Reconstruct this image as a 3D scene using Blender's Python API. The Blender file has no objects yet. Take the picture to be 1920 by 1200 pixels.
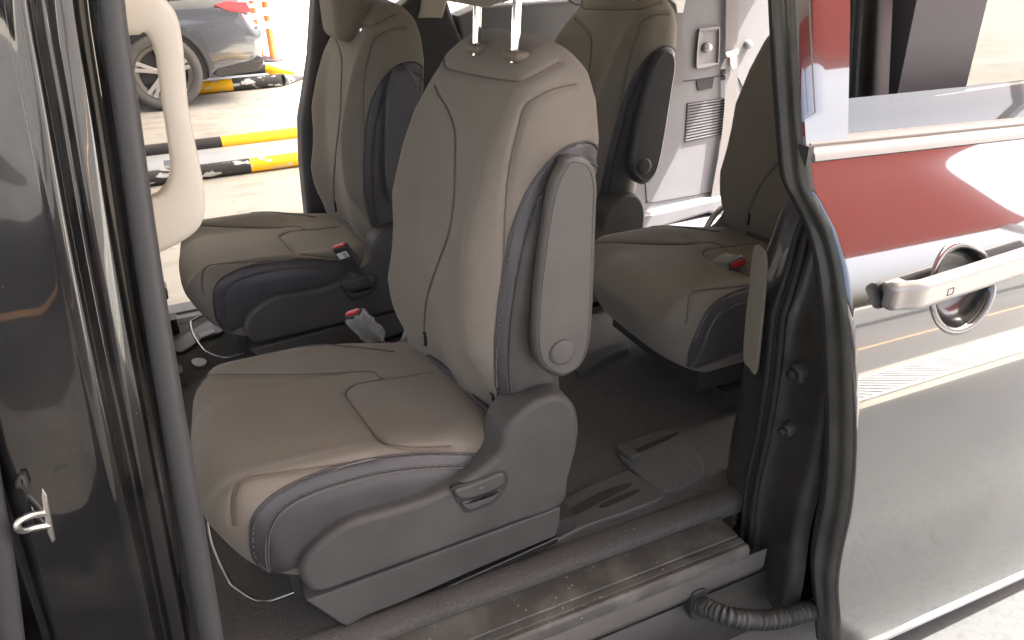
import bpy, bmesh, math, random
import numpy as np
from mathutils import Vector, Matrix
from mathutils.bvhtree import BVHTree
random.seed(7)
sc = bpy.context.scene
COL = sc.collection
# ------------------------------------------------------------------ camera
FPX, PITCH, YAW, ROLL, CAMH = 1400.0, math.radians(27.3), math.radians(23.6), math.radians(1.6), 1.66
C0 = np.array([0, 0, CAMH])
FW = np.array([math.sin(YAW)*math.cos(PITCH), math.cos(YAW)*math.cos(PITCH), -math.sin(PITCH)])
_r0 = np.array([math.cos(YAW), -math.sin(YAW), 0]); _u0 = np.cross(_r0, FW)
RT = _r0*math.cos(ROLL)-_u0*math.sin(ROLL); UP = _u0*math.cos(ROLL)+_r0*math.sin(ROLL)
cam = bpy.data.cameras.new('camera'); camo = bpy.data.objects.new('camera', cam); COL.objects.link(camo)
M = Matrix(((RT[0], UP[0], -FW[0], 0), (RT[1], UP[1], -FW[1], 0), (RT[2], UP[2], -FW[2], CAMH), (0, 0, 0, 1)))
camo.matrix_world = M
cam.sensor_width = 36; cam.lens = FPX/1920*36; cam.clip_start = .02; cam.clip_end = 2000
sc.camera = camo
# ------------------------------------------------------------------ light
SUN_EL, SUN_AZ = math.radians(60), math.radians(108)     # azimuth from +Y, clockwise (towards +X)
w = bpy.data.worlds.new('World'); sc.world = w; w.use_nodes = True
nt = w.node_tree; sky = nt.nodes.new('ShaderNodeTexSky'); sky.sky_type = 'NISHITA'; sky.sun_disc = False
sky.sun_elevation = SUN_EL; sky.sun_rotation = SUN_AZ; sky.air_density = .8; sky.dust_density = 9.0
nt.links.new(sky.outputs[0], nt.nodes['Background'].inputs[0]); nt.nodes['Background'].inputs[1].default_value = .15
sl = bpy.data.lights.new('sun', 'SUN'); sl.energy = 4.5; sl.angle = math.radians(.53); sl.color = (1, .96, .87)
so = bpy.data.objects.new('sun', sl); COL.objects.link(so)
sd = Vector((math.sin(SUN_AZ)*math.cos(SUN_EL), math.cos(SUN_AZ)*math.cos(SUN_EL), math.sin(SUN_EL)))
so.rotation_euler = sd.to_track_quat('Z', 'Y').to_euler(); so.location = (0, 0, 30)
sc.view_settings.view_transform = 'Standard'; sc.view_settings.look = 'None'
sc.view_settings.gamma = 1; sc.view_settings.exposure = 2.72
sc.render.engine = 'CYCLES'; sc.cycles.use_denoising = True
sc.cycles.max_bounces = 10; sc.cycles.diffuse_bounces = 6; sc.cycles.glossy_bounces = 5
sc.cycles.transparent_max_bounces = 8; sc.cycles.caustics_reflective = False; sc.cycles.caustics_refractive = False
sc.cycles.sample_clamp_indirect = 6
# ------------------------------------------------------------------ helpers
def ray(u, v): return FW*FPX+RT*(u-960)+UP*(600-v)
def pz(u, v, z): d = ray(u, v); return C0+d*((z-CAMH)/d[2])
def py(u, v, y): d = ray(u, v); return C0+d*(y/d[1])
def px(u, v, x): d = ray(u, v); return C0+d*(x/d[0])
def catmull(P, n=8, closed=False):
    P = [np.array(p, float) for p in P]; out = []; m = len(P)
    rng = range(m) if closed else range(m-1)
    for i in rng:
        if closed: a, b, c, d = P[i-1], P[i], P[(i+1) % m], P[(i+2) % m]
        else: a, b, c, d = P[max(i-1, 0)], P[i], P[i+1], P[min(i+2, m-1)]
        for k in range(n):
            t = k/n
            out.append(.5*((2*b)+(-a+c)*t+(2*a-5*b+4*c-d)*t*t+(-a+3*b-3*c+d)*t**3))
    if not closed: out.append(P[-1])
    return out
def resample(P, n):
    P = np.array(P, float); s = np.r_[0, np.cumsum(np.linalg.norm(np.diff(P, axis=0), axis=1))]
    t = np.linspace(0, s[-1], n)
    return np.stack([np.interp(t, s, P[:, k]) for k in range(P.shape[1])], 1)
def link(o, parent=None, label=None, cat=None, group=None, kind=None):
    COL.objects.link(o)
    if parent is not None:
        o.parent = parent; o.matrix_parent_inverse = parent_mw(parent).inverted()
    for k, val in (('label', label), ('category', cat), ('group', group), ('kind', kind)):
        if val: o[k] = val
    return o
def parent_mw(p):
    m = Matrix.LocRotScale(p.location, p.rotation_euler, p.scale)
    return (parent_mw(p.parent) @ p.matrix_parent_inverse @ m) if p.parent else m
def mesh(name, V, Fc, mat, parent=None, sharp=35, **kw):
    me = bpy.data.meshes.new(name); me.from_pydata([tuple(map(float, v)) for v in V], [], [tuple(f) for f in Fc])
    me.polygons.foreach_set('use_smooth', [True]*len(me.polygons))
    bm = bmesh.new(); bm.from_mesh(me); bmesh.ops.recalc_face_normals(bm, faces=bm.faces); bm.to_mesh(me); bm.free()
    if sharp and sharp < 179: me.set_sharp_from_angle(angle=math.radians(sharp))
    if mat: me.materials.append(mat)
    return link(bpy.data.objects.new(name, me), parent, **kw)
def empty(name, loc, label=None, cat=None, group=None):
    o = bpy.data.objects.new(name, None); o.location = loc; o.empty_display_size = .1
    return link(o, None, label, cat, group)
def copy_tree(o, parent=None, off=None, **props):
    c = o.copy(); COL.objects.link(c)
    if parent is not None:
        inv = o.matrix_parent_inverse.copy(); c.parent = parent; c.matrix_parent_inverse = inv
    if off is not None: c.location = Vector(o.location)+Vector(off)
    for k, v in props.items(): c[k] = v
    for ch in list(o.children): copy_tree(ch, c)
    return c
class Geo:
    def __init__(s): s.V = []; s.F = []
    def add(s, V, F):
        k = len(s.V); s.V += [tuple(map(float, v)) for v in V]; s.F += [tuple(i+k for i in f) for f in F]; return s
    def box(s, a, b):
        (x0, y0, z0), (x1, y1, z1) = a, b
        return s.add([(x0, y0, z0), (x1, y0, z0), (x1, y1, z0), (x0, y1, z0), (x0, y0, z1), (x1, y0, z1), (x1, y1, z1), (x0, y1, z1)],
                     [(0, 3, 2, 1), (4, 5, 6, 7), (0, 1, 5, 4), (1, 2, 6, 5), (2, 3, 7, 6), (3, 0, 4, 7)])
    def tube(s, P, r, n=10, cap=True):
        P = [np.array(p, float) for p in P]; m = len(P); rr = r if hasattr(r, '__len__') else [r]*m
        t0 = P[1]-P[0]; t0 /= np.linalg.norm(t0); a = np.array([0, 0, 1.]) if abs(t0[2]) < .9 else np.array([1., 0, 0])
        nrm = np.cross(t0, a); nrm /= np.linalg.norm(nrm); V = []
        for i in range(m):
            t = P[min(i+1, m-1)]-P[max(i-1, 0)]; t /= np.linalg.norm(t)
            nrm = nrm-t*(nrm@t); nrm /= np.linalg.norm(nrm); b = np.cross(t, nrm)
            for k in range(n):
                th = 2*math.pi*k/n; V.append(P[i]+rr[i]*(math.cos(th)*nrm+math.sin(th)*b))
        F = [(i*n+k, i*n+(k+1) % n, (i+1)*n+(k+1) % n, (i+1)*n+k) for i in range(m-1) for k in range(n)]
        if cap: F += [tuple(range(n)), tuple(range((m-1)*n, m*n))]
        return s.add(V, F)
    def build(s, name, mat, parent=None, sharp=35, **kw): return mesh(name, s.V, s.F, mat, parent, sharp, **kw)
def tube(name, P, r, mat, parent=None, n=10, **kw): return Geo().tube(P, r, n).build(name, mat, parent, 60, **kw)
def slab_geo(P, d, r=0., seg=4, rb=None, dome=0.):
    """outline P (3D, planar), extruded along vector d (front face at P, back at P+d), front edge rounded by r"""
    P = np.array(P, float); d = np.array(d, float); L = np.linalg.norm(d); e = d/L; m = len(P)
    c = P.mean(0); nn = np.zeros(3)
    for i in range(m): nn += np.cross(P[i]-c, P[(i+1) % m]-c)
    nn /= np.linalg.norm(nn)
    N = []
    for i in range(m):
        a = P[i]-P[i-1]; b = P[(i+1) % m]-P[i]
        na = np.cross(nn, a); nb = np.cross(nn, b)
        na /= max(np.linalg.norm(na), 1e-9); nb /= max(np.linalg.norm(nb), 1e-9)
        q = na+nb; q /= max(np.linalg.norm(q), 1e-6); N.append(q/max(.5, q@na))   # inward normal
    N = np.array(N); rings = []
    if r > 0:
        for k in range(seg+1):
            th = math.pi/2*(1-k/seg)
            rings.append(P+N*(r*(1-math.cos(th)))+e*(r*(1-math.sin(th))))
        rings = [rings[0]+N*.0008] + rings
    else: rings.append(P.copy())
    rb = 0 if rb is None else rb
    rings.append(P+e*(L-rb))
    if rb > 0:
        for k in range(1, seg+1):
            th = math.pi/2*k/seg; rings.append(P+N*(rb*(1-math.cos(th)))+e*(L-rb+rb*math.sin(th)))
    V = np.concatenate(rings); F = []
    for k in range(len(rings)-1):
        for i in range(m): F.append((k*m+i, k*m+(i+1) % m, (k+1)*m+(i+1) % m, (k+1)*m+i))
    F += [tuple(range(m)), tuple(range((len(rings)-1)*m, len(rings)*m))]
    return V, F
def slab(name, P, d, mat, parent=None, r=0., seg=4, rb=None, sharp=40, **kw):
    V, F = slab_geo(P, d, r, seg, rb); return mesh(name, V, F, mat, parent, sharp, **kw)
def rbox(dim, r, h):
    """rounded box centred at 0; returns V (numpy), F quads"""
    D = np.array(dim)/2; key = {}; V = []; F = []
    ax = []
    for k in range(3): ax.append(np.linspace(-D[k], D[k], max(3, int(round(dim[k]/h)))+1))
    def vid(p):
        q = tuple(np.round(p, 6))
        if q not in key: key[q] = len(V); V.append(q)
        return key[q]
    for k in range(3):
        a, b = [j for j in range(3) if j != k]
        for s in (-1, 1):
            I = np.zeros((len(ax[a]), len(ax[b])), int)
            for i, A in enumerate(ax[a]):
                for j, B in enumerate(ax[b]):
                    p = [0, 0, 0]; p[k] = s*D[k]; p[a] = A; p[b] = B; I[i, j] = vid(p)
            for i in range(len(ax[a])-1):
                for j in range(len(ax[b])-1):
                    f = (I[i, j], I[i+1, j], I[i+1, j+1], I[i, j+1]); F.append(f if (s > 0) == (k != 1) else f[::-1])
    V = np.array(V); inn = np.clip(V, -(D-r), D-r); q = V-inn; L = np.linalg.norm(q, axis=1, keepdims=True)
    # even out the corner spacing, then push on the rounding
    return inn+q/np.maximum(L, 1e-9)*r, F
def sstep(a, b, x): t = np.clip((x-a)/(b-a), 0, 1); return t*t*(3-2*t)
def vnormals(V, F):
    V = np.asarray(V); Fa = np.array(F); n = np.cross(V[Fa[:, 2]]-V[Fa[:, 0]], V[Fa[:, 3]]-V[Fa[:, 1]])
    N = np.zeros_like(V)
    for k in range(4): np.add.at(N, Fa[:, k], n)
    return N/np.maximum(np.linalg.norm(N, axis=1, keepdims=True), 1e-12)
def bvh_of(V, F): return BVHTree.FromPolygons([tuple(v) for v in V], [tuple(f) for f in F])
def onto(bvh, u, v, ynear):
    d = ray(u, v); d = d/np.linalg.norm(d); h = bvh.ray_cast(Vector(C0), Vector(d))
    if h[0] is None or np.linalg.norm(np.array(h[0])-C0) > 3:      # the ray grazes past: take the closest approach
        h = min((bvh.find_nearest(Vector(C0+d*t)) for t in np.linspace(1.0, 2.4, 60)), key=lambda q: q[3])
    n = np.array(h[1]); p = np.array(h[0])
    if n @ (C0-p) < 0: n = -n
    return p, n
def onto_curve(bvh, pts, ynear, n=60, off=0.):
    q = resample(catmull(pts, 8), n); out = []; nr = []
    for u, v in q:
        p, nn = onto(bvh, u, v, ynear); out.append(p+nn*off); nr.append(nn)
    return np.array(out), np.array(nr)
def groove(V, F, curves, width, depth):
    N = vnormals(V, F); V = V.copy(); D = np.full(len(V), 9.)
    for c in curves:
        c = resample(c, max(20, int(np.linalg.norm(np.diff(c, axis=0), axis=1).sum()/.006)))
        for k in range(0, len(c), 30): D = np.minimum(D, np.linalg.norm(V[:, None]-c[None, k:k+30], axis=2).min(1))
    g = np.exp(-(D/width)**2)
    return V-N*(depth*g)[:, None]
def patch(name, bvh, A, B, ynear, mat, parent, n=60, m=8, off=.0025, **kw):
    A = resample(catmull(A, 8), n); B = resample(catmull(B, 8), n); V = []
    for j in range(m+1):
        t = j/m
        for i in range(n):
            u, v = A[i]*(1-t)+B[i]*t; p, nn = onto(bvh, u, v, ynear); e = min(1, min(j, m-j, i*.5, (n-1-i)*.5)/1.)
            V.append(p+nn*(off*(e if e > 0 else -.2)))
    F = [(j*n+i, j*n+i+1, (j+1)*n+i+1, (j+1)*n+i) for j in range(m) for i in range(n-1)]
    return mesh(name, V, F, mat, parent, 60, **kw)
def stitches(name, P, N, mat, parent, pitch=.0085, L=.0055, wd=.0016):
    L_ = np.linalg.norm(np.diff(P, axis=0), axis=1).sum(); k = int(L_/pitch); g = Geo()
    Q = resample(np.c_[P, N], k)
    for i in range(k-1):
        p = Q[i, :3]; t = Q[i+1, :3]-p; t /= max(np.linalg.norm(t), 1e-9); n = Q[i, 3:]; n /= np.linalg.norm(n); b = np.cross(t, n)
        a = p; c = p+t*L; V = []
        for q, hh in ((a, 0.), ((a+c)/2, .0012), (c, 0.)):
            V += [q-b*wd/2-n*.001, q+b*wd/2-n*.001, q+n*(hh+.0004)]
        g.add(V, [(0, 1, 2), (6, 8, 7), (0, 3, 4, 1), (3, 6, 7, 4), (1, 4, 5, 2), (4, 7, 8, 5), (2, 5, 3, 0), (5, 8, 6, 3)])
    return g.build(name, mat, parent, 60, kind='stuff')
# ------------------------------------------------------------------ materials
def mat(name, col, rough=.5, metal=0., bump=None, var=None, coat=0., spec=.5, sheen=0., rough_var=None, alpha=None, trans=0., coat_ior=1.5):
    m = bpy.data.materials.new(name); m.use_nodes = True; T = m.node_tree; b = T.nodes['Principled BSDF']
    b.inputs['Base Color'].default_value = (*col, 1); b.inputs['Roughness'].default_value = rough
    b.inputs['Metallic'].default_value = metal; b.inputs['Specular IOR Level'].default_value = spec
    b.inputs['Coat Weight'].default_value = coat; b.inputs['Coat IOR'].default_value = coat_ior; b.inputs['Coat Roughness'].default_value = .02
    if sheen: b.inputs['Sheen Weight'].default_value = sheen; b.inputs['Sheen Roughness'].default_value = .5
    if trans: b.inputs['Transmission Weight'].default_value = trans
    if alpha is not None: b.inputs['Alpha'].default_value = alpha
    tc = T.nodes.new('ShaderNodeTexCoord')
    def noise(scale, detail=4, stretch=None):
        n = T.nodes.new('ShaderNodeTexNoise'); n.inputs['Scale'].default_value = scale; n.inputs['Detail'].default_value = detail
        if stretch:
            mp = T.nodes.new('ShaderNodeMapping'); mp.inputs['Scale'].default_value = stretch
            T.links.new(tc.outputs['Object'], mp.inputs[0]); T.links.new(mp.outputs[0], n.inputs[0])
        else: T.links.new(tc.outputs['Object'], n.inputs[0])
        return n
    if bump:
        last = None
        for scale, stren in bump:
            n = noise(scale, 3); bp = T.nodes.new('ShaderNodeBump'); bp.inputs['Strength'].default_value = stren; bp.inputs['Distance'].default_value = .002
            T.links.new(n.outputs[0], bp.inputs['Height'])
            if last: T.links.new(last.outputs[0], bp.inputs['Normal'])
            last = bp
        T.links.new(last.outputs[0], b.inputs['Normal'])
    if var:   # (scale, colour2, lo, hi [, stretch])
        prev = None
        for it in (var if isinstance(var, list) else [var]):
            n = noise(it[0], 6, it[4] if len(it) > 4 else None); r = T.nodes.new('ShaderNodeMapRange'); r.inputs[1].default_value = it[2]; r.inputs[2].default_value = it[3]
            T.links.new(n.outputs[0], r.inputs[0]); mx = T.nodes.new('ShaderNodeMix'); mx.data_type = 'RGBA'
            T.links.new(r.outputs[0], mx.inputs[0]); mx.inputs[7].default_value = (*it[1], 1)
            if prev: T.links.new(prev.outputs[2], mx.inputs[6])
            else: mx.inputs[6].default_value = (*col, 1)
            prev = mx
        T.links.new(prev.outputs[2], b.inputs['Base Color'])
    if rough_var:
        n = noise(rough_var[0], 5); r = T.nodes.new('ShaderNodeMapRange'); r.inputs[1].default_value = .35; r.inputs[2].default_value = .65
        r.inputs[3].default_value = rough_var[1]; r.inputs[4].default_value = rough_var[2]
        T.links.new(n.outputs[0], r.inputs[0]); T.links.new(r.outputs[0], b.inputs['Roughness'])
    return m
FAB = mat('seat_fabric', (.196, .175, .145), .85, bump=[(700, .2), (60, .05)], var=[(7, (.22, .198, .165), .35, .7), (420, (.17, .151, .124), .45, .75), (2.5, (.175, .155, .127), .5, .75)], sheen=.15)
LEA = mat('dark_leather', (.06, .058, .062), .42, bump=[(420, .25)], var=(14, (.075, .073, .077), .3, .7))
ARM = mat('taupe_leather', (.082, .079, .073), .43, bump=[(420, .25)], var=[(12, (.094, .09, .083), .3, .7), (3, (.105, .101, .094), .5, .75)])
ARD = mat('grey_leather', (.042, .041, .04), .48, bump=[(420, .2)])
PLA = mat('dark_plastic', (.06, .0585, .0565), .5, bump=[(900, .35), (200, .08)], var=[(20, (.072, .07, .0675), .35, .7), (4, (.09, .088, .084), .52, .78), (45, (.11, .107, .1), .7, .8, (1, 1, 5))], rough_var=(8, .42, .6))
PLB = mat('black_plastic', (.04, .039, .039), .45, bump=[(700, .2)])
BEI = mat('beige_plastic', (.58, .54, .455), .5, bump=[(800, .1)])
GRY = mat('grey_trim_plastic', (.195, .199, .216), .55, bump=[(900, .2)], var=(6, (.21, .214, .232), .35, .65))
GRD = mat('dark_trim_plastic', (.06, .054, .058), .55, bump=[(900, .2)])
PNT = mat('black_car_paint', (.006, .006, .007), .06, coat=1., coat_ior=1.8, rough_var=(7, .03, .09), var=(260, (.05, .05, .05), .72, .8))
PDR = mat('dusty_door_paint', (.018, .018, .019), .1, coat=1., coat_ior=1.95, bump=[(7, .06), (160, .015)], var=[(3, (.028, .028, .028), .4, .7), (330, (.2, .2, .19), .75, .77)])
PND = mat('dusty_black_paint', (.03, .03, .028), .35, coat=.15, rough_var=(9, .3, .55), var=[(5, (.06, .058, .052), .45, .75), (300, (.2, .2, .19), .74, .78)])
RUB = mat('rubber_seal', (.055, .055, .056), .5, bump=[(300, .08)])
RUD = mat('black_rubber', (.02, .02, .021), .6)
CHR = mat('chrome', (.85, .85, .85), .08, 1.)
STE = mat('zinc_steel', (.72, .72, .68), .25, 1., bump=[(60, .1)])
ALU = mat('satin_aluminium', (.62, .6, .57), .28, 1.)
CAR = mat('carpet', (.07, .067, .065), .95, bump=[(500, 1.), (90, .5)], var=[(160, (.11, .106, .1), .35, .75), (8, (.095, .09, .085), .45, .75), (230, (.42, .4, .36), .755, .77)])
STP = mat('step_plastic', (.065, .064, .06), .5, bump=[(350, .5)], var=[(14, (.15, .147, .135), .45, .78), (190, (.5, .48, .44), .74, .755)])
RED = mat('red_button', (.62, .03, .035), .35)
FILM = mat('clear_film', (.75, .76, .7), .1, alpha=.3, bump=[(80, .6)])
WHT = mat('white_sticker', (.75, .75, .73), .5)
BLK = mat('black_ink', (.02, .02, .02), .6)
BLT = mat('belt_webbing', (.2, .19, .195), .8, bump=[(600, .4)])
SEAM = mat('seam_thread', (.125, .107, .088), .9)
TPL = mat('taupe_plastic', (.17, .142, .115), .5)
THR = mat('grey_thread', (.2, .195, .185), .8)
PIP = mat('piping', (.1, .097, .09), .5)
HEAD = mat('headliner', (.55, .52, .47), .9)
def concrete():
    m = mat('concrete_ground', (.345, .325, .28), .85, bump=[(30, .4), (300, .3)],
            var=[(.7, (.39, .37, .325), .35, .65), (2.2, (.26, .24, .2), .5, .78, (1, 2.5, 1)), (9, (.22, .2, .165), .6, .75), (60, (.2, .18, .15), .62, .8)])
    return m
CON = concrete()
YEL = mat('yellow_paint', (.86, .47, .012), .45, var=(9, (.55, .53, .5), .58, .6, (1, 2.2, 2.2)))
BKP = mat('black_paint_worn', (.025, .025, .025), .5, var=(7, (.45, .45, .44), .55, .57, (1, 2.2, 2.2)))
YEC = mat('yellow_paint_clean', (.86, .5, .015), .45, var=(3, (.78, .43, .02), .4, .7))
BKC = mat('black_paint_clean', (.02, .02, .02), .4)
GRM = mat('grey_metal_plate', (.42, .44, .44), .45, .3, var=(4, (.35, .36, .35), .4, .7))
# ------------------------------------------------------------------ surroundings
def sheet(name, x0, x1, y0, y1, z, m, **kw): return mesh(name, [(x0, y0, z), (x1, y0, z), (x1, y1, z), (x0, y1, z)], [(0, 1, 2, 3)], m, **kw)
sheet('ground', -400, 400, -400, 400, 0, CON, kind='structure')
ASP = mat('asphalt', (.12, .12, .12), .9, bump=[(60, .5)], var=[(.5, (.15, .15, .148), .35, .65), (40, (.09, .09, .09), .5, .8)])
sheet('road', -200, 200, -40, -1.17, .004, ASP, kind='structure')
sheet('pavement', -200, 200, -.42, .9, .004, mat('worn_asphalt', (.06, .062, .065), .9, bump=[(60, .5)], var=[(.9, (.078, .08, .083), .35, .65), (50, (.045, .047, .05), .5, .8)]), kind='structure')
sheet('lane_line', -200, 200, -2.25, -2.15, .008, mat('orange_line', (.6, .36, .2), .8), kind='structure')
gy = empty('sign_gantry', (9, -7, 0), 'red fascia sign gantry on white posts across the road', 'sign gantry')
_w = mat('gantry_white', (.8, .8, .78), .5)
g = Geo(); g.box((1.2, -7.2, 5.4), (16, -6.8, 9.4)); g.build('red_fascia', mat('gantry_red', (.68, .1, .06), .5), gy)
for x in (1.6, 15.5): g = Geo(); g.box((x-.12, -7.1, 0), (x+.12, -6.9, 5.397)); g.build('post', _w, gy)
# drain grating along the edge of the concrete
dg = empty('drain_grating', (2, -.8, 0), 'long galvanised steel drain grating set in the concrete forecourt', 'drain grate')
gs = mat('galvanised', (.55, .56, .56), .4, .7)
g = Geo()
for k in range(2): g.box((.8, -1.03+k*.46, .002), (12, -.99+k*.46, .018))
g.build('frame', gs, dg)
sheet('drain_bed', .8, 12, -.99, -.57, .006, mat('drain_dark', (.03, .03, .03), .9), parent=dg)
gb = Geo(); gb.box((0, -.99, .006), (.035, -.57, .02)); b0 = gb.build('bar', gs, dg)
for k in range(0, 200):
    x = .8+k*.056
    if k == 0: b0.location = (x, 0, 0)
    else: copy_tree(b0, dg).location = (x, 0, 0)
# canopy
cn = empty('canopy', (-3.5, 0, 0), 'large flat forecourt canopy with red fascia over the van', 'canopy')
cx0, cx1, cy0, cy1 = -12, 3.55, -4.6, 12.8
WHP = mat('white_metal', (.8, .8, .78), .5); REDP = mat('red_fascia', (.5, .045, .03), .4)
g = Geo(); g.box((cx0, cy0, 4.7), (cx1, cy1, 4.95)); g.build('roof', WHP, cn)
for a, b in (((cx0-.1, cy0-.12, 4.25), (cx1+.1, cy0-.003, 5.5)), ((cx0-.1, cy1+.003, 4.25), (cx1+.1, cy1+.12, 5.5)),
             ((cx1+.003, cy0, 4.25), (cx1+.12, cy1, 5.5)), ((cx0-.12, cy0, 4.25), (cx0-.003, cy1, 5.5))):
    g = Geo(); g.box(a, b); g.build('fascia', REDP, cn)
for x, y in ((-6, -4.2), (-6, 12.4), (3.1, 12.4), (3.1, -4.2)):
    g = Geo(); g.box((x-.15, y-.15, 0), (x+.15, y+.15, 4.7)); g.build('column', WHP, cn)
# ------------------------------------------------------------------ the van
BODY_Y, FAR_Y = .93, 2.74
van = empty('minivan', (.9, 1.85, 0), 'black minivan with its sliding door open on taupe cabin seats', 'van')
FZ = .43
# floor and step
g = Geo(); g.box((-1.4, 1.1, FZ-.05), (2.55, 2.86, FZ)); flo = g.build('floor', CAR, van)
def sweep_x(name, prof, x0, x1, m, parent, sharp=35, n=2, **kw):
    V = []; F = []; k = len(prof); xs = np.linspace(x0, x1, n)
    for x in xs: V += [(x, y, z) for y, z in prof]
    for j in range(n-1):
        for i in range(k-1): F.append((j*k+i, j*k+i+1, (j+1)*k+i+1, (j+1)*k+i))
    return mesh(name, V, F, m, parent, sharp, **kw)
roll = [(1.092+.034*math.cos(t), FZ-.005+.013*math.sin(t)) for t in np.linspace(math.pi, 0, 12)]
sweep_x('carpet_edge', [(1.058, FZ-.03)]+roll+[(1.126, FZ-.02)], -.6, 1.2, CAR, van, 60)
st = [(1.064, .40), (1.056, .412), (1.03, .414), (.988, .414), (.986, .411), (.980, .411), (.978, .414), (.966, .414), (.964, .411), (.960, .411), (.958, .415), (.952, .415), (.946, .41), (.943, .40), (.943, .385)]
stp = sweep_x('step_plate', st, -.6, .985, STP, van, 25)
sweep_x('sill_panel', [(.946, .386), (.947, .33), (.96, .30), (1.0, .29), (1.1, .29)], -1.3, 1.04, mat('sill_paint', (.15, .145, .132), .4, coat=.2, var=(5, (.11, .107, .1), .4, .7)), van, 60)
sweep_x('underbody_trim', [(1.1, .285), (.965, .285), (.945, .25), (.945, .12), (.98, .08), (1.2, .07)], -1.3, 2.5, PLB, van, 60)
# far sill
sweep_x('sill_scuff_plate', [(2.70, .432), (2.72, .445), (2.745, .445), (2.75, .437), (2.775, .437), (2.78, .445), (2.86, .445), (2.88, .42), (2.88, .28)], -1.3, .75, mat('sill_scuff', (.13, .13, .13), .45), van, 25)
# roof and headliner
def roofline():
    V = []; F = []
    prof = [(1.05, 1.69), (1.06, 1.74), (1.12, 1.79), (1.35, 1.83), (1.85, 1.85), (2.4, 1.83), (2.66, 1.79), (2.735, 1.74), (2.75, 1.69)]
    return prof
sweep_x('roof', roofline(), -1.4, 2.6, PNT, van, 60)
sweep_x('headliner', [(y+(1.85-y)*.05, z-.045) for y, z in roofline()], -1.35, 2.55, HEAD, van, 60)
# ------------------------------------------------------------------ B pillar (swept profile parallel to its weatherstrip)
sealp = catmull([(200, -120), (201, 0), (229, 200), (257, 400), (288, 600), (322, 800), (357, 1000), (392, 1200), (430, 1420)], 6)
SEAL = np.array([py(u, v, .985) for u, v in sealp])
def sweep_path(name, path, prof, m, parent, sharp=35):
    k = len(prof); V = [(p[0]+du, p[1]+dy, p[2]) for p in path for du, dy in prof]
    F = [(j*k+i, j*k+i+1, (j+1)*k+i+1, (j+1)*k+i) for j in range(len(path)-1) for i in range(k-1)]
    return mesh(name, V, F, m, parent, sharp)
def smooth_prof(P, n=6): return [tuple(p) for p in catmull(P, n)]
bp_prof = smooth_prof([(-.005, .03), (-.022, .012), (-.03, -.004), (-.042, -.012), (-.05, -.014), (-.056, -.008), (-.062, -.007), (-.068, -.016), (-.076, -.026), (-.086, -.028), (-.096, -.024), (-.12, -.020), (-.16, -.020), (-.19, -.017), (-.207, -.006), (-.222, .006), (-.25, .012), (-.30, .012), (-.33, .0), (-.345, .01)], 5)
# bulging pillar: the face bows outwards below the waist
PW = []
bpil = sweep_path('pillar', SEAL, bp_prof, mat('smudged_black_paint', (.006, .006, .006), .1, coat=1., coat_ior=1.6, rough_var=(11, .03, .14), var=[(9, (.022, .021, .019), .45, .7), (330, (.25, .25, .23), .735, .76)]), van, 80); bpil.name = 'centre_pillar'
tube('weatherstrip', [p+np.array([.004, -.004, 0]) for p in SEAL], [float(np.interp(p[2], [.7, 1.6], [.0185, .0135])) for p in SEAL], RUB, van, 16)
tube('front_door_seal', [py(u, v, .965) for u, v in catmull([(-60, 640), (-25, 900), (0, 1040), (22, 1200), (50, 1400)], 6)], .016, RUB, van, 12)
# striker
stk = empty('striker', py(60, 970, .96)); stk.parent = van; stk.matrix_parent_inverse = parent_mw(van).inverted()
Yk = .968
slab('striker_plate', [py(u, v, Yk-.004) for u, v in ((79, 915), (88, 928), (105, 1012), (97, 1020), (88, 1000), (76, 930))], (0, .012, 0), STE, stk, r=.002)
tube('striker_loop', [py(u, v, yy) for u, v, yy in catmull([(84, 962, Yk), (60, 966, Yk-.012), (40, 974, Yk-.022), (33, 982, Yk-.025), (34, 991, Yk-.025), (44, 995, Yk-.02), (65, 990, Yk-.01), (92, 985, Yk)], 5)], .0048, STE, stk, 10)
slab('bump_stop', [py(u, v, Yk-.012) for u, v in ((34, 893), (46, 891), (54, 912), (52, 920), (28, 919), (26, 912))], (0, .04, 0), PLB, van, r=.005)
# beige B pillar trim with grab handle
def ribbon(name, P, wx, th, m, parent):
    """rounded rectangular section swept along P (in an XZ-ish plane); wx = half widths"""
    V = []; k = 16
    for i, p in enumerate(P):
        t = P[min(i+1, len(P)-1)]-P[max(i-1, 0)]; t = t/np.linalg.norm(t); b = np.array([0, 1., 0]); nrm = np.cross(t, b); nrm /= np.linalg.norm(nrm)
        for j in range(k):
            th_ = 2*math.pi*j/k; c, s = math.cos(th_), math.sin(th_)
            c = np.sign(c)*abs(c)**.42; s = np.sign(s)*abs(s)**.42
            V.append(p+nrm*wx[i]*c+b*th*s)
    F = [(i*k+j, i*k+(j+1) % k, (i+1)*k+(j+1) % k, (i+1)*k+j) for i in range(len(P)-1) for j in range(k)]
    F += [tuple(range(k)), tuple(range((len(P)-1)*k, len(P)*k))]
    return mesh(name, V, F, m, parent, 60)
hp = catmull([(200, 10, .034), (255, 16, .031), (294, 36, .024), (314, 80, .0175), (322, 140, .016), (329, 200, .0155), (339, 260, .0165), (347, 310, .0185), (347, 352, .024), (333, 392, .034), (303, 415, .034), (258, 434, .034)], 7)
ribbon('grab_handle', [py(a[0], a[1], 1.075) for a in hp], [a[2] for a in hp], .02, BEI, van)
g = Geo(); q = [py(u, v, 1.03) for u, v in ((150, -200), (222, -200), (262, 110), (300, 430), (330, 640), (360, 1000), (300, 1000))]
slab('pillar_trim', [py(u, v, 1.012) for u, v in ((60, -200), (205, -200), (232, 150), (262, 400), (290, 600), (322, 800), (350, 1000), (370, 1200), (200, 1200))], (0, .1, 0), BEI, van)
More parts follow.
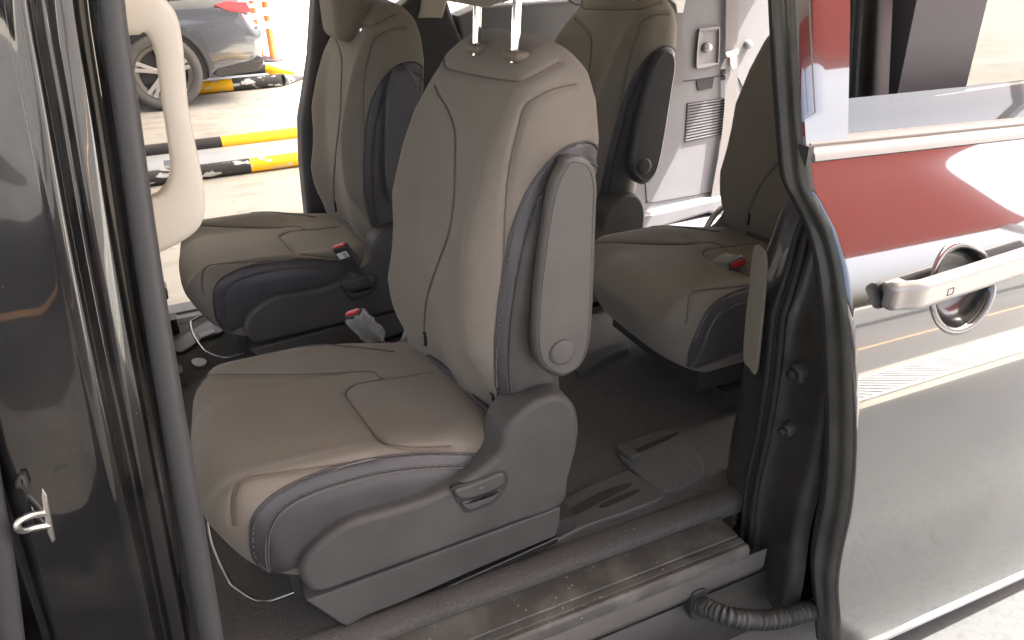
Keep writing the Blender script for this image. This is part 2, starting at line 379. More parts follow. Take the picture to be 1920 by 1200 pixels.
# ------------------------------------------------------------------ far side of the cabin
def yslab(name, pts, y, d, m, parent=van, n=6, smooth=True, **kw):
    P = catmull(pts, n, True) if smooth else pts
    return slab(name, [py(u, v, y) for u, v in P], (0, d, 0), m, parent, **kw)
# far rear quarter: trim wall
wall_pts = [py(585, -40, FAR_Y), py(575, 100, FAR_Y), py(563, 230, FAR_Y), py(568, 320, FAR_Y), py(580, 430, FAR_Y), py(590, 640, FAR_Y)]
slab('door_pillar', [py(u, v, FAR_Y) for u, v in ((600, -120), (590, 0), (583, 110), (565, 230), (567, 310), (578, 420), (590, 560), (870, 560), (880, 180), (885, 110), (850, 30), (835, -20), (790, -20), (740, 20), (690, 60), (660, 20), (650, -120))], (0, .09, 0), GRD, van, r=.02)
qt = slab('quarter_trim', [py(870, 700, FAR_Y+.002), py(878, 180, FAR_Y+.002), py(872, 100, FAR_Y+.002), py(858, 30, FAR_Y+.002), py(900, 12, FAR_Y+.002), py(1060, 2, FAR_Y+.002), py(1180, -60, FAR_Y+.002), py(1430, -160, FAR_Y+.002), py(1444, 0, FAR_Y+.002), py(1452, 70, FAR_Y+.002), py(1475, 200, FAR_Y+.002), py(1480, 420, FAR_Y+.002)], (0, .1, 0), GRY, van, r=.012)
slab('window_trim', [py(u, v, FAR_Y-.01) for u, v in ((795, -60), (790, 15), (785, 34), (830, 34), (842, -10), (842, -60))], (0, .06, 0), BEI, van, r=.008)
tube('window_seal', [py(u, v, FAR_Y+.02) for u, v in catmull([(700, 30), (755, 38), (780, 30), (792, 5), (797, -40)], 6)], .011, RUD, van)
# quarter trim details
QY = FAR_Y-.0
def line(name, pts, y, r, m, parent, closed=False): return tube(name, [py(u, v, y) for u, v in catmull(pts, 5, closed)], r, m, parent, 6)
GAP = mat('panel_gap', (.05, .05, .055), .8)
line('panel_gap', [(1180, 160), (1278, 153), (1348, 143), (1375, 141), (1385, 148), (1392, 165)], QY+.001, .0025, GAP, qt)
line('panel_gap', [(1209, 330), (1212, 368), (1214, 376), (1222, 379), (1330, 361), (1420, 342)], QY+.001, .0025, GAP, qt)
for k in range(13):
    t = k/12; a = (1290-4.5*t, 197+67*t); b = (1372-1*t, 184+62*t)
    V, F = slab_geo([py(a[0], a[1]-1.5, QY-.004), py(b[0], b[1]-1.5, QY-.004), py(b[0], b[1]+.9, QY-.004), py(a[0], a[1]+.9, QY-.004)], (0, .003, 0)); mesh('vent_slat', V, F, GRY, qt)
slab('vent_recess', [py(u, v, QY-.0005) for u, v in ((1288, 194), (1374, 181), (1373, 248), (1284, 267))], (0, .004, 0), GAP, qt)
rec = [(1310, 60), (1318, 53), (1345, 50), (1350, 58), (1348, 115), (1342, 122), (1312, 129), (1305, 122)]
cen = np.mean(rec, 0)
def ring(name, outer, k, y0, y1, m, parent):
    P = np.array(catmull(outer, 5, True)); c = P.mean(0); n = len(P); V = []
    lev = [(1.0, y0), (.985, y0-.012), (.94, y0-.014), (.9, y0-.012), (k, y1)]
    for s, y in lev: V += [py(*(c+(p-c)*s), y) for p in P]
    F = [(j*n+i, j*n+(i+1) % n, (j+1)*n+(i+1) % n, (j+1)*n+i) for j in range(len(lev)-1) for i in range(n)]
    F.append(tuple(range((len(lev)-1)*n, len(lev)*n)))
    return mesh(name, V, F, m, parent, 40)
rc = ring('latch_recess', rec, .78, QY, QY-.001, mat('recess_plastic', (.25, .245, .255), .55), qt)
def knob(name, u, v, r, y, m, parent, depth=.02):
    c = py(u, v, y); g = Geo()
    g.tube([c+np.array([0, d, 0]) for d in (.004, -depth*.6, -depth*.9, -depth)], [r, r, r*.8, r*.35], 18); return g.build(name, m, parent, 50)
knob('latch_ring', 1322, 89, .022, QY, PLB, qt, .008)
knob('latch_button', 1324, 88, .016, QY, mat('light_knob', (.62, .62, .64), .3), qt, .03)
knob('fixing_knob', 1401, 83, .019, QY, GRY, qt, .02)
knob('fixing_clip', 1356, 134, .014, QY, GRY, qt, .015)
slab('pull_slot', [py(u, v, QY-.003) for u, v in ((1306, 152), (1339, 146), (1336, 165), (1309, 170))], (0, .006, 0), GAP, qt, r=.001)
slab('lower_ledge', [py(u, v, QY-.05) for u, v in ((1195, 408), (1330, 375), (1420, 360), (1420, 420), (1330, 400), (1200, 440))], (0, .06, 0), GRY, qt, r=.015)
def belt(name, pts, wd, y, parent):
    L = resample(catmull(pts, 6), 24); V = []
    for u, v in L: V += [py(u-wd/2, v, y), py(u+wd/2, v, y), py(u+wd/2, v, y+.002), py(u-wd/2, v, y+.002)]
    F = []
    for i in range(len(L)-1):
        for j in range(4): F.append((i*4+j, i*4+(j+1) % 4, (i+1)*4+(j+1) % 4, (i+1)*4+j))
    return mesh(name, V, F, BLT, parent, 40)
sb = belt('seat_belt', [(1373, -60), (1373, 0), (1372, 90), (1371, 180), (1364, 260), (1350, 340), (1340, 400)], 23, QY-.02, van)
slab('belt_tongue', [py(u, v, QY-.032) for u, v in ((1361, 98), (1384, 93), (1385, 100), (1379, 104), (1381, 118), (1380, 127), (1374, 129), (1370, 122), (1370, 108), (1363, 106))], (0, .006, 0), mat('sunlit_plastic', (.85, .84, .84), .3), sb, r=.001)  # sun glare on the tongue put into its pale colour
sb2 = belt('seat_belt', [(1275, -60), (1272, 10), (1270, 40), (1268, 70), (1275, 110), (1268, 160)], 22, QY-.02, van)
slab('belt_tongue', [py(u, v, QY-.032) for u, v in ((1258, 0), (1286, 0), (1284, 8), (1281, 24), (1270, 24), (1268, 8))], (0, .006, 0), mat('sunlit_plastic2', (.8, .79, .78), .3), sb2, r=.001)
tube('coat_hook', [py(u, v, QY-.03) for u, v in catmull([(1060, -12), (1070, 2), (1082, 8), (1090, 8), (1092, 0)], 5)], .004, PLB, van, 8)
def door_y(z):
    return float(np.interp(z, DZ, DYs))
TZ = [.1, .2, .28, .40, .48, .55, .62, .70, .80, .90, 1.0, 1.06, 1.10, 1.15, 1.18, 1.26, 1.31, 1.33, 1.38, 1.7]
TA = [-16, -10, -2, 6, 3, -5, -4, -1, 1, 5, 10, 15, 20, 29, 31, 32, 33, 20, 19, 19]
DZ = np.linspace(.08, 1.70, 320); _ta = np.interp(DZ, TZ, TA)
for _ in range(30): _ta[1:-1] = (_ta[:-2]+2*_ta[1:-1]+_ta[2:])/4
DYs = np.cumsum(np.tan(np.radians(_ta)))*(DZ[1]-DZ[0]); DYs += .775-np.interp(.85, DZ, DYs)
def jshift(z): return float(np.interp(z, [.2, .95, 1.1, 1.2, 1.3, 1.7], [0, 0, .04, .1, .18, .25]))
def jscale(z): return float(np.interp(z, [.2, .95, 1.15, 1.3, 1.7], [1, 1, .8, .5, .4]))
def body_y(z): return door_y(z)+.10
# near rear quarter (outside the cabin, behind the open sliding door)
def quad_wall(name, x0, x1, z0, z1, y, d, m): g = Geo(); g.box((x0, y, z0), (x1, y+d, z1)); return g.build(name, m, van)
V = []; zs = np.linspace(.25, 1.35, 30)
for z in zs: V += [(1.08+jshift(z), body_y(z), z), (2.6, body_y(z), z)]
mesh('quarter_panel', V, [(2*i, 2*i+1, 2*i+3, 2*i+2) for i in range(29)], PNT, van, 60)
quad_wall('rear_pillar', 1.33, 1.53, 1.343, 1.70, 1.085, .06, GRD)
quad_wall('quarter_glass', 1.53, 2.25, 1.345, 1.70, 1.09, .004, mat('quarter_tint', (.03, .03, .03), .03, alpha=.6))
quad_wall('corner_pillar', 2.25, 2.6, 1.343, 1.70, 1.075, .08, PNT)
quad_wall('inner_quarter_trim', 1.27, 2.5, .43, 1.33, 1.06, .05, GRD)
# C pillar jamb facing the door opening
JX = 1.05
def jx(u, v, dx=0): return px(u, v, JX+dx)
jamb_cols = [  # lower z path follows the body side; (y offset from outer edge, dx)
    (-.01, .03), (.0, .006), (.012, .0), (.03, .004), (.06, .012), (.09, .016), (.115, .012), (.125, .0), (.13, -.006), (.138, -.002), (.145, .004), (.15, -.004), (.158, -.006), (.165, .004), (.185, .012), (.25, .02), (.30, .06)]
V = []; zs = np.linspace(.22, 1.66, 40); pr = smooth_prof(jamb_cols, 3)
for z in zs:
    for o, dx in pr: V.append((jshift(z)+JX+dx, body_y(z)+o*jscale(z), z))
k = len(pr); F = [(j*k+i, j*k+i+1, (j+1)*k+i+1, (j+1)*k+i) for j in range(len(zs)-1) for i in range(k-1)]
jb = mesh('door_jamb', V, F, PND, van, 60)
for o in (.128, .156):
    tube('door_seal', [(jshift(z)+JX-.006, body_y(z)+o*jscale(z), z) for z in zs], .0075, RUD, van, 8)
slab('jamb_strip', [jx(u, v, -.008) for u, v in catmull([(1413, 462), (1434, 480), (1433, 540), (1424, 640), (1416, 700), (1404, 690), (1393, 672), (1397, 600), (1404, 540)], 4, True)], (.006, 0, 0), mat('strip_taupe', (.2, .187, .15), .5), van, r=.002)  # narrow taupe strip raised on the jamb face
for u, v, r in ((1491, 702, .014), (1472, 808, .011)):
    c = jx(u, v, .0); g = Geo(); g.tube([c+np.array([d, 0, 0]) for d in (.02, -.01, -.014, -.016)], [r, r, r*.85, r*.4], 16); g.build('rubber_stop', RUD, van, 50)
    g = Geo(); g.tube([c+np.array([d, 0, 0]) for d in (.02, .0, -.004)], [r*1.7, r*1.6, r*1.3], 20); g.build('stop_ring', PLB, van, 50)
slab('jamb_bracket', [jx(u, v, -.012) for u, v in ((1357, 950), (1372, 952), (1376, 985), (1366, 1000), (1354, 985))], (.02, 0, 0), PLA, van, r=.003)
slab('jamb_clip', [jx(u, v, -.014) for u, v in ((1372, 975), (1381, 977), (1380, 984), (1371, 983))], (.01, 0, 0), STE, van)
# corrugated cable conduit
hz = catmull([tuple(py(u, v, y)) for u, v, y in ((1300, 1128, .97), (1325, 1140, .92), (1365, 1156, .87), (1420, 1163, .85), (1470, 1158, .84), (1512, 1146, .84), (1560, 1138, .86))], 26)
hr = [.0205+.0028*math.sin(i*1.35) for i in range(len(hz))]
tube('cable_conduit', hz, hr, mat('conduit_plastic', (.035, .036, .036), .5), van, 18)
slab('conduit_grommet', [py(u, v, .94) for u, v in catmull([(1297, 1160), (1298, 1125), (1304, 1112), (1326, 1106), (1326, 1128), (1320, 1163)], 4, True)], (0, .03, 0), PLB, van, r=.003)
# ------------------------------------------------------------------ sliding door (open, outside the body)
edge_px = catmull([(1492, -150), (1496, 0), (1503, 150), (1511, 270), (1519, 345), (1538, 385), (1565, 440), (1582, 500), (1591, 570), (1597, 650), (1601, 760), (1600, 860), (1592, 950), (1575, 1030), (1567, 1090), (1570, 1150), (1572, 1200), (1576, 1300), (1580, 1420)], 8)
EZ = []; EX = []
for u, v in edge_px:
    y = .8
    for _ in range(12):
        p = py(u, v, y); y = door_y(p[2])
    EZ.append(p[2]); EX.append(p[0])
o_ = np.argsort(EZ); EZ = np.array(EZ)[o_]; EX = np.array(EX)[o_]
def edge_x(z): return float(np.interp(z, EZ, EX))
door = empty('sliding_door', (1.6, .8, .3)); door.parent = van; door.matrix_parent_inverse = parent_mw(van).inverted()
ZB = 1.315
def skin(name, z0, z1, m, x1=2.35, off=0., nz=60, nx=30, xoff=0., parent=door, x0f=None):
    V = []; zs = np.linspace(z0, z1, nz); 
    for z in zs:
        a = (edge_x(z) if x0f is None else x0f(z))+xoff
        for i in range(nx):
            t = (i/(nx-1))**1.6; V.append((a+(x1-a)*t, door_y(z)+off+.012*max(0, 1-(t*(x1-a))/.012)**2, z))
    F = [(j*nx+i, j*nx+i+1, (j+1)*nx+i+1, (j+1)*nx+i) for j in range(nz-1) for i in range(nx-1)]
    return mesh(name, V, F, m, parent, 60)
dsk = skin('door_skin', .1, ZB, PDR, nz=200, nx=150)
# shut face: dusty return of the door edge
V = []; zs = np.linspace(.1, 1.67, 130); pr = [(.004, .004), (-.002, .012), (-.003, .02), (.002, .03), (.004, .04), (.0, .048), (-.003, .055), (.004, .064), (.03, .07), (.08, .072)]
pr = smooth_prof(pr, 3)
for z in zs:
    for dx, dy in pr: V.append((edge_x(z)+dx, door_y(z)+dy, z))
k = len(pr); F = [(j*k+i, j*k+i+1, (j+1)*k+i+1, (j+1)*k+i) for j in range(len(zs)-1) for i in range(k-1)]
mesh('shut_face', V, F, mat('dusty_edge', (.045, .047, .043), .32, coat=.25, var=[(6, (.1, .1, .09), .4, .7), (280, (.35, .35, .33), .74, .77)]), door, 60)
tube('edge_seal', [(edge_x(z)+.02, door_y(z)+.074, z) for z in zs], .013, RUD, door, 8)
g = Geo()
skin('inner_panel', .25, 1.30, PLB, off=.075, xoff=.02)
# window: frame applique, glass lowered part way
GL = mat('tinted_glass', (.02, .022, .024), .02, coat=1., spec=.6)
GL.node_tree.nodes['Principled BSDF'].inputs['Alpha'].default_value = .88
def zt(u, v):
    y = .85
    for _ in range(12): p = py(u, v, y); y = door_y(p[2])
    return p
pA = zt(1602, 330); pB = zt(1597, 0)
skin('window_pillar', ZB+.012, 1.67, PNT, x1=0, x0f=None) if False else None
V = []; zs = np.linspace(ZB+.01, 1.67, 24)
for z in zs:
    a = edge_x(z); b = float(np.interp(z, [pA[2], pB[2]], [pA[0], pB[0]]))
    for t in (0, .03, .5, .9, 1): V.append((a+(b-a)*t, door_y(z)+(.004 if t == 0 else 0), z))
    V.append((b, door_y(z)+.02, z))
F = [(j*6+i, j*6+i+1, (j+1)*6+i+1, (j+1)*6+i) for j in range(len(zs)-1) for i in range(5)]
mesh('window_pillar', V, F, PDR, door, 50)
# glass sheet, leaning with the door, top edge at about a third of the opening
g0 = zt(1612, 172); g1 = zt(1920, 142)
zg0 = g0[2]; V = []; xs = np.linspace(pA[0]-.02, 2.2, 30)
for x in xs:
    ztop = zg0+(x-g0[0])*.02
    for t in (0, .33, .66, 1): z = (ZB-.02)+(ztop-ZB+.02)*t; V.append((x, door_y(z)+.014, z))
    V.append((x, door_y(ztop)+.0185, ztop))
F = [(i*5+j, i*5+j+1, (i+1)*5+j+1, (i+1)*5+j) for i in range(len(xs)-1) for j in range(4)]
mesh('window_glass', V, F, GL, door, 50)
# belt moulding
def zline(u): return None
V = []; xs = np.linspace(edge_x(1.33)+.012, 2.3, 20); prof = [(.004, -.014), (-.006, -.012), (-.008, -.004), (-.006, .004), (-.001, .008), (.004, .009)]
for x in xs:
    for dy, dz in prof: z = ZB+.008+dz; V.append((x, door_y(z)+dy, z))
F = [(i*6+j, i*6+j+1, (i+1)*6+j+1, (i+1)*6+j) for i in range(len(xs)-1) for j in range(5)]+[(0, 1, 2, 3, 4, 5)]
mesh('belt_moulding', V, F, mat('grey_moulding', (.36, .35, .33), .4), door, 30)
V = []
for x in xs:
    for dy, dz in ((-.001, .009), (-.002, .013), (.002, .02), (.01, .022)): z = ZB+.008+dz; V.append((x, door_y(z)+dy, z))
F = [(i*4+j, i*4+j+1, (i+1)*4+j+1, (i+1)*4+j) for i in range(len(xs)-1) for j in range(3)]
mesh('belt_seal', V, F, mat('tan_rubber', (.18, .15, .13), .4), door, 30)
x0 = edge_x(1.32)-.002
g = Geo(); g.box((x0, door_y(1.32)-.006, 1.302), (x0+.012, door_y(1.32)+.02, 1.336)); g.build('moulding_cap', PLB, door)
# bottom chrome strip
V = []; xs = np.linspace(edge_x(.3)+.03, 2.3, 14); zc = .135
for x in xs:
    for dy, dz in ((.004, -.016), (-.006, -.012), (-.009, 0), (-.006, .012), (.004, .016)): z = zc+dz; V.append((x, door_y(z)+dy, z))
F = [(i*5+j, i*5+j+1, (i+1)*5+j+1, (i+1)*5+j) for i in range(len(xs)-1) for j in range(4)]
mesh('lower_trim', V, F, mat('lower_trim_silver', (.5, .5, .5), .45, .3), door, 60)
# pull handle
hd = empty('handle', zt(1780, 530)); hd.parent = door; hd.matrix_parent_inverse = parent_mw(door).inverted()
HZ = zt(1700, 545)
ha = zt(1655, 548); hx0 = ha[0]; hzc = float(py(1690, 562, door_y(1.09)-.036)[2])+.008
bar = []; 
def hbar(name, x0, x1, y0, y1, z0, z1, r, m, bow=.0):
    V, F = rbox((x1-x0, y1-y0, z1-z0), r, .004); V = V+np.array([(x0+x1)/2, (y0+y1)/2, (z0+z1)/2])
    s = sstep(x0+.06, x0, V[:, 0]); V[:, 1] += bow*s; V[:, 2] += -.008*s*(V[:, 2]-z0)/(z1-z0)*0
    return mesh(name, V, F, m, hd, 60)
# recess cup: an opening in the skin with a concave bowl behind it and a thin rim
def dish(name, cx, cz, rx, rz, m):
    bm = bmesh.new(); bm.from_mesh(dsk.data)
    bmesh.ops.delete(bm, geom=[f for f in bm.faces if ((f.calc_center_median().x-cx)/rx)**2+((f.calc_center_median().z-cz)/rz)**2 < 1.08], context='FACES')
    bm.to_mesh(dsk.data); bm.free()
    def lathe(nm, lev, mm):
        V = []; n = 48
        for s_, dy in lev:
            for k in range(n):
                t = 2*math.pi*k/n; x = cx+rx*s_*math.cos(t); z = cz+rz*s_*math.sin(t); V.append((x, door_y(z)+dy, z))
        q = len(lev)-1
        F = [(j_*n+i_, j_*n+(i_+1) % n, (j_+1)*n+(i_+1) % n, (j_+1)*n+i_) for j_ in range(q) for i_ in range(n)]
        if nm == name: F.append(tuple(range(q*n, (q+1)*n)))
        return mesh(nm, V, F, mm, hd, 60)
    lathe('recess_rim', [(1.16, -.0003), (1.14, -.0022), (1.02, -.0035), (.97, -.001), (.95, .006)], PDR)
    return lathe(name, [(.96, .004), (.93, .014), (.85, .026), (.65, .036), (.35, .041)], m)
cp = zt(1812, 527)
dish('recess_cup', cp[0], cp[2]+.004, .08, .074, mat('recess_dark', (.02, .02, .02), .25, coat=.4))
hy = door_y(hzc)
hbar('grip', hx0-.004, hx0+.46, hy-.05, hy-.022, hzc-.026, hzc+.026, .011, mat('satin_silver', (.36, .345, .335), .36, .7), bow=.02)
hbar('mount', hx0+.006, hx0+.05, hy-.03, hy+.012, hzc-.018, hzc+.016, .006, mat('satin_dark', (.3, .28, .25), .3, .8), bow=0)
sq = zt(1783, 553)
g = Geo(); c0 = (hx0+.11, hy-.0508, hzc-.004)
for a, b in (((-.0075, -.0065), (.0075, -.0055)), ((-.0075, .0055), (.0075, .0065)), ((-.0075, -.0055), (-.0065, .0055)), ((.0065, -.0055), (.0075, .0055))):
    g.box((c0[0]+a[0], c0[1], c0[2]+a[1]), (c0[0]+b[0], c0[1]+.002, c0[2]+b[1]))
g.build('touch_mark', PLB, hd)
# character line along the door
for o_ in door.children_recursive:
    if o_.type == 'MESH':
        for v_ in o_.data.vertices: v_.co.z -= .05*max(0., v_.co.x-.84)-(.09*max(0., v_.co.x-hx0) if o_.parent == hd and not o_.name.startswith('recess') else 0)
# ------------------------------------------------------------------ floor furniture inside the van
def floor_slab(name, pts, z, h, m, parent=van, r=.004, n=4, smooth=True):
    P = catmull(pts, n, True) if smooth else pts
    return slab(name, [pz(u, v, z+h) for u, v in P], (0, 0, -h), m, parent, r=r)
TR = mat('track_trim', (.075, .072, .07), .45, bump=[(400, .4)])
tt = floor_slab('track_trim', [(1035, 1012), (1045, 945), (1165, 885), (1190, 888), (1238, 922), (1232, 938), (1100, 985)], FZ, .014, TR, r=.005)
floor_slab('track_slot', [(1052, 978), (1052, 965), (1120, 925), (1180, 905), (1176, 914), (1130, 938)], FZ+.0145, .0015, BLK, tt, 0, 4)
floor_slab('track_slot', [(1128, 944), (1190, 918), (1196, 922), (1136, 950)], FZ+.0145, .0015, BLK, tt, 0, 3)
flap = floor_slab('carpet_flap', [(1158, 838), (1240, 805), (1268, 812), (1312, 850), (1318, 885), (1290, 908), (1246, 920), (1232, 918), (1185, 880)], FZ, .012, CAR, r=.006)
floor_slab('flap_grip', [(1157, 838), (1166, 832), (1196, 846), (1200, 852), (1184, 857)], FZ+.013, .012, TR, flap, .004, 3)
floor_slab('flap_slot', [(1192, 842), (1262, 812), (1266, 816), (1200, 846)], FZ+.0125, .002, BLK, flap, 0, 3)
floor_slab('lit_cargo_floor', [(1195, 445), (1230, 410), (1330, 380), (1400, 380), (1330, 480), (1285, 492)], FZ, .02, mat('lit_cargo_carpet', (.13, .128, .135), .95, bump=[(300, .5)], var=(160, (.3, .3, .3), .72, .76)), van, .006, 1)  # same carpet as the floor; tailgate light put into its paler colour
floor_slab('floor_rail', [(1080, 680), (1120, 655), (1170, 640), (1180, 652), (1130, 672), (1085, 700)], FZ, .02, TR, van, .005, 2)
fb = floor_slab('floor_cap', [(358, 676), (366, 671), (380, 671), (388, 676), (384, 683), (372, 686), (361, 683)], FZ, .006, mat('cap_grey', (.5, .5, .47), .4), van, .003, 4)
floor_slab('track_cover', [(316, 648), (370, 612), (400, 600), (420, 620), (380, 634), (340, 660)], FZ, .012, TR, van, .004, 2)
floor_slab('track_label', [(372, 625), (398, 616), (404, 622), (376, 634)], FZ+.0125, .003, mat('label_grey', (.4, .4, .4), .5), van, .001, 1)
g = Geo()
for k in range(130):
    if k < 75: x, y, z = random.uniform(.2, .97), random.uniform(.95, 1.05), .4155
    elif k < 92: x, y, z = random.uniform(.3, 1.0), random.uniform(1.07, 1.11), FZ+.009
    else: x, y, z = random.uniform(-.2, 1.2), random.uniform(1.15, 1.9), FZ+.001
    r_ = random.choice((.0004, .0005, .0006, .0008, .0012)); a_ = random.uniform(0, 3.1); c_, s_ = math.cos(a_), math.sin(a_); l_ = r_*random.uniform(1, 2.6)
    P_ = [(x+c_*l_*i-s_*r_*j, y+s_*l_*i+c_*r_*j, z+(.0008 if i*j > 0 else 0)) for i, j in ((-1, -1), (1, -1), (1, 1), (-1, 1))]
    g.add(P_, [(0, 1, 2, 3)])
g.build('lint', mat('lint', (.36, .35, .31), .9), van, kind='stuff')
# ------------------------------------------------------------------ seats
def make_seat():
    root = empty('cabin_seat', (.2, 1.38, FZ))
    # --- cushion
    X0, X1, Y0, Y1, Z0, Z1 = -.118, .50, 1.115, 1.645, .553, .775
    dim = (X1-X0, Y1-Y0, Z1-Z0); V, F = rbox(dim, .07, .0048); V = V+np.array([(X0+X1)/2, (Y0+Y1)/2, (Z0+Z1)/2])
    yl = (V[:, 1]-1.38)/.265; tz = (V[:, 2]-Z0)/(Z1-Z0); fr = sstep(.25, -.1, V[:, 0])
    V[:, 0] += .04*np.abs(yl)**3*fr
    V[:, 2] += tz*(.050*sstep(.5, .95, np.abs(yl))*sstep(.48, .12, V[:, 0])+.012*fr*(1-yl**2)) - tz*.012*sstep(.1, .4, V[:, 0])*(1-yl**2)
    V[:, 2] -= .02*sstep(.0, -.11, V[:, 0])*tz
    V[:, 0] += .085*(1-np.clip(tz*1.2, 0, 1))**1.4*sstep(.2, -.08, V[:, 0])
    V[:, 2] -= .03*(1-tz)*sstep(.02, -.06, V[:, 0])*0
    V[:, 1] -= yl*.02*sstep(.25, .48, V[:, 0])
    bv = bvh_of(V, F)
    seams_px = [[(357, 716), (380, 705), (433, 702), (567, 702), (683, 697), (703, 699), (724, 711), (813, 698)],
                [(724, 711), (672, 720), (652, 730), (648, 742), (662, 762), (690, 800), (712, 826), (745, 836), (800, 838), (845, 836)],
                [(437, 985), (434, 950), (438, 922), (448, 904), (470, 894), (530, 885), (610, 874), (700, 860)]]
    cur = [onto_curve(bv, s, 1.2, 70)[0] for s in seams_px]
    # soft padding: raise the rear insert a little
    c1 = cur[1]; inside = (V[:, 0] > c1[:, 0].min()+.012) & (V[:, 1] > 1.2) & (V[:, 1] < 1.56)
    V[:, 2] += np.where(tz > .8, .006*sstep(.22, .27, V[:, 0])*sstep(1.17, 1.22, V[:, 1])*sstep(1.6, 1.55, V[:, 1]), 0)
    V = groove(V, F, cur, .006, .006)
    cu = mesh('cushion', V, F, FAB, root, 179)
    bvh_c = bvh_of(V, F)
    bv = bvh_of(V, F)
    for q in seams_px: tube('seam', onto_curve(bv, q, 1.2, 60, .0006)[0], .0016, SEAM, cu, 6)
    A = [(890, 851), (787, 850), (687, 862), (587, 890), (520, 923), (482, 957), (470, 992), (476, 1045), (507, 1075)]
    B = [(892, 876), (787, 880), (687, 895), (587, 925), (532, 955), (510, 985), (503, 1015), (504, 1050), (508, 1076)]
    Cc = [(905, 940), (850, 965), (780, 990), (710, 1012), (650, 1036), (600, 1052), (565, 1064), (540, 1072), (512, 1079)]
    patch('bolster_panel', bv, A, B, 1.12, LEA, cu, 70, 6, .0028)
    patch('bolster_side', bv, B, Cc, 1.12, LEA, cu, 70, 8, .0022)
    for q, o in ((A, .0032), (B, .0034)):
        P, N = onto_curve(bv, q, 1.12, 80, o)
        tube('piping', P-N*.0015, .0022, PIP if q is B else LEA, cu, 6)
    P, N = onto_curve(bv, [(352, 735), (362, 706), (395, 678), (440, 660), (500, 649), (570, 645), (640, 649), (700, 655), (740, 660)], 1.6, 60, .001); tube('piping', P, .002, LEA, cu, 6)
    A2 = [(890, 853), (787, 854), (688, 866), (590, 894), (523, 928), (487, 961), (475, 994), (481, 1043), (507, 1070)]
    B2 = [(890, 871), (787, 875), (687, 890), (585, 920), (529, 951), (506, 983), (499, 1015), (500, 1048), (506, 1070)]
    for q in (A2, B2):
        P, N = onto_curve(bv, q, 1.12, 80, .0042); stitches('stitching', P, N, THR, cu)
    # --- backrest
    zb, zt_ = .70, 1.495
    V, F = rbox((.14, .52, zt_-zb), .058, .0048); V = V+np.array([.07, 0, (zb+zt_)/2])
    z = V[:, 2]; yy = V[:, 1]/.26
    zk = [.70, .78, .85, .95, 1.05, 1.15, 1.25, 1.33, 1.40, 1.45, 1.495]
    hw = np.interp(z, zk, [.20, .222, .238, .252, .262, .266, .263, .252, .233, .213, .18])
    xf = np.interp(z, zk, [.468, .455, .445, .437, .436, .445, .466, .490, .520, .546, .575])
    th = np.interp(z, zk, [.17, .17, .175, .185, .2, .212, .218, .205, .175, .14, .1])
    for arr in (hw, xf, th): pass
    a = V[:, 0]/.14
    bol = sstep(.45, .95, np.abs(yy))*np.interp(z, [.7, .82, .95, 1.15, 1.32, 1.42], [.0, .008, .04, .045, .02, .0])
    bol = bol+.055*sstep(.15, .95, yy)*sstep(1.08, .86, z)
    bol = bol-.05*sstep(.1, .9, -yy)*sstep(1.0, .8, z)
    V2 = np.empty_like(V)
    V2[:, 0] = xf+a*th-(1-a)*bol*.9+.022*(1-a)*(np.abs(yy)**2)*0
    V2[:, 1] = 1.38+yy*hw
    V2[:, 2] = z-.012*np.abs(yy)**2.2*sstep(1.3, 1.49, z)
    V = V2
    bv = bvh_of(V, F)
    seams_px = [[(832, 112), (838, 128), (875, 138), (920, 147), (970, 153), (985, 150), (1010, 138), (1048, 117)],
                [(815, 160), (822, 178), (840, 208), (852, 245), (853, 300), (850, 380), (840, 440), (815, 510), (800, 560), (795, 610), (797, 640)],
                [(1080, 158), (1050, 163), (1020, 175), (985, 198), (972, 240), (958, 300), (950, 360), (945, 460), (943, 560), (930, 680), (935, 770)]]
    cur = [onto_curve(bv, s, 1.3, 80)[0] for s in seams_px]
    V = groove(V, F, cur, .006, .005)
    bk = mesh('backrest', V, F, FAB, root, 179)
    bv = bvh_of(V, F)
    for q in seams_px: tube('seam', onto_curve(bv, q, 1.3, 60, .0005)[0], .0015, SEAM, bk, 6)
    A = [(945, 800), (932, 730), (927, 660), (934, 570), (947, 490), (963, 420), (988, 360), (1018, 315), (1052, 282), (1085, 267), (1110, 268), (1126, 290)]
    B = [(968, 792), (957, 730), (954, 660), (962, 570), (976, 490), (993, 425), (1012, 375), (1036, 335), (1062, 312), (1088, 303), (1110, 306), (1126, 322)]
    Cc = [(1062, 770), (1068, 730), (1070, 660), (1080, 570), (1090, 490), (1100, 425), (1105, 400), (1110, 380), (1113, 370), (1116, 355), (1120, 345), (1126, 340)]
    patch('side_strip', bv, A, B, 1.12, LEA, bk, 80, 6, .0026)
    patch('side_panel', bv, B, Cc, 1.12, ARM, bk, 80, 10, .002)
    for q in (A, B):
        P, N = onto_curve(bv, q, 1.12, 90, .0032); tube('piping', P-N*.0014, .002, LEA, bk, 6)
    A2 = [(u+4, v+2) for u, v in A]; B2 = [(u-4, v-1) for u, v in B]
    for q in (A2, B2):
        P, N = onto_curve(bv, q, 1.12, 90, .004); stitches('stitching', P, N, THR, bk)
    gap = [onto(bvh_c, u, v, 1.3)[0] for u, v in catmull([(800, 668), (850, 710), (900, 762), (946, 806)], 6)]
    tube('gap_strip', [p_+np.array([.004, 0, .002]) for p_ in gap], .0065, LEA, bk, 8)
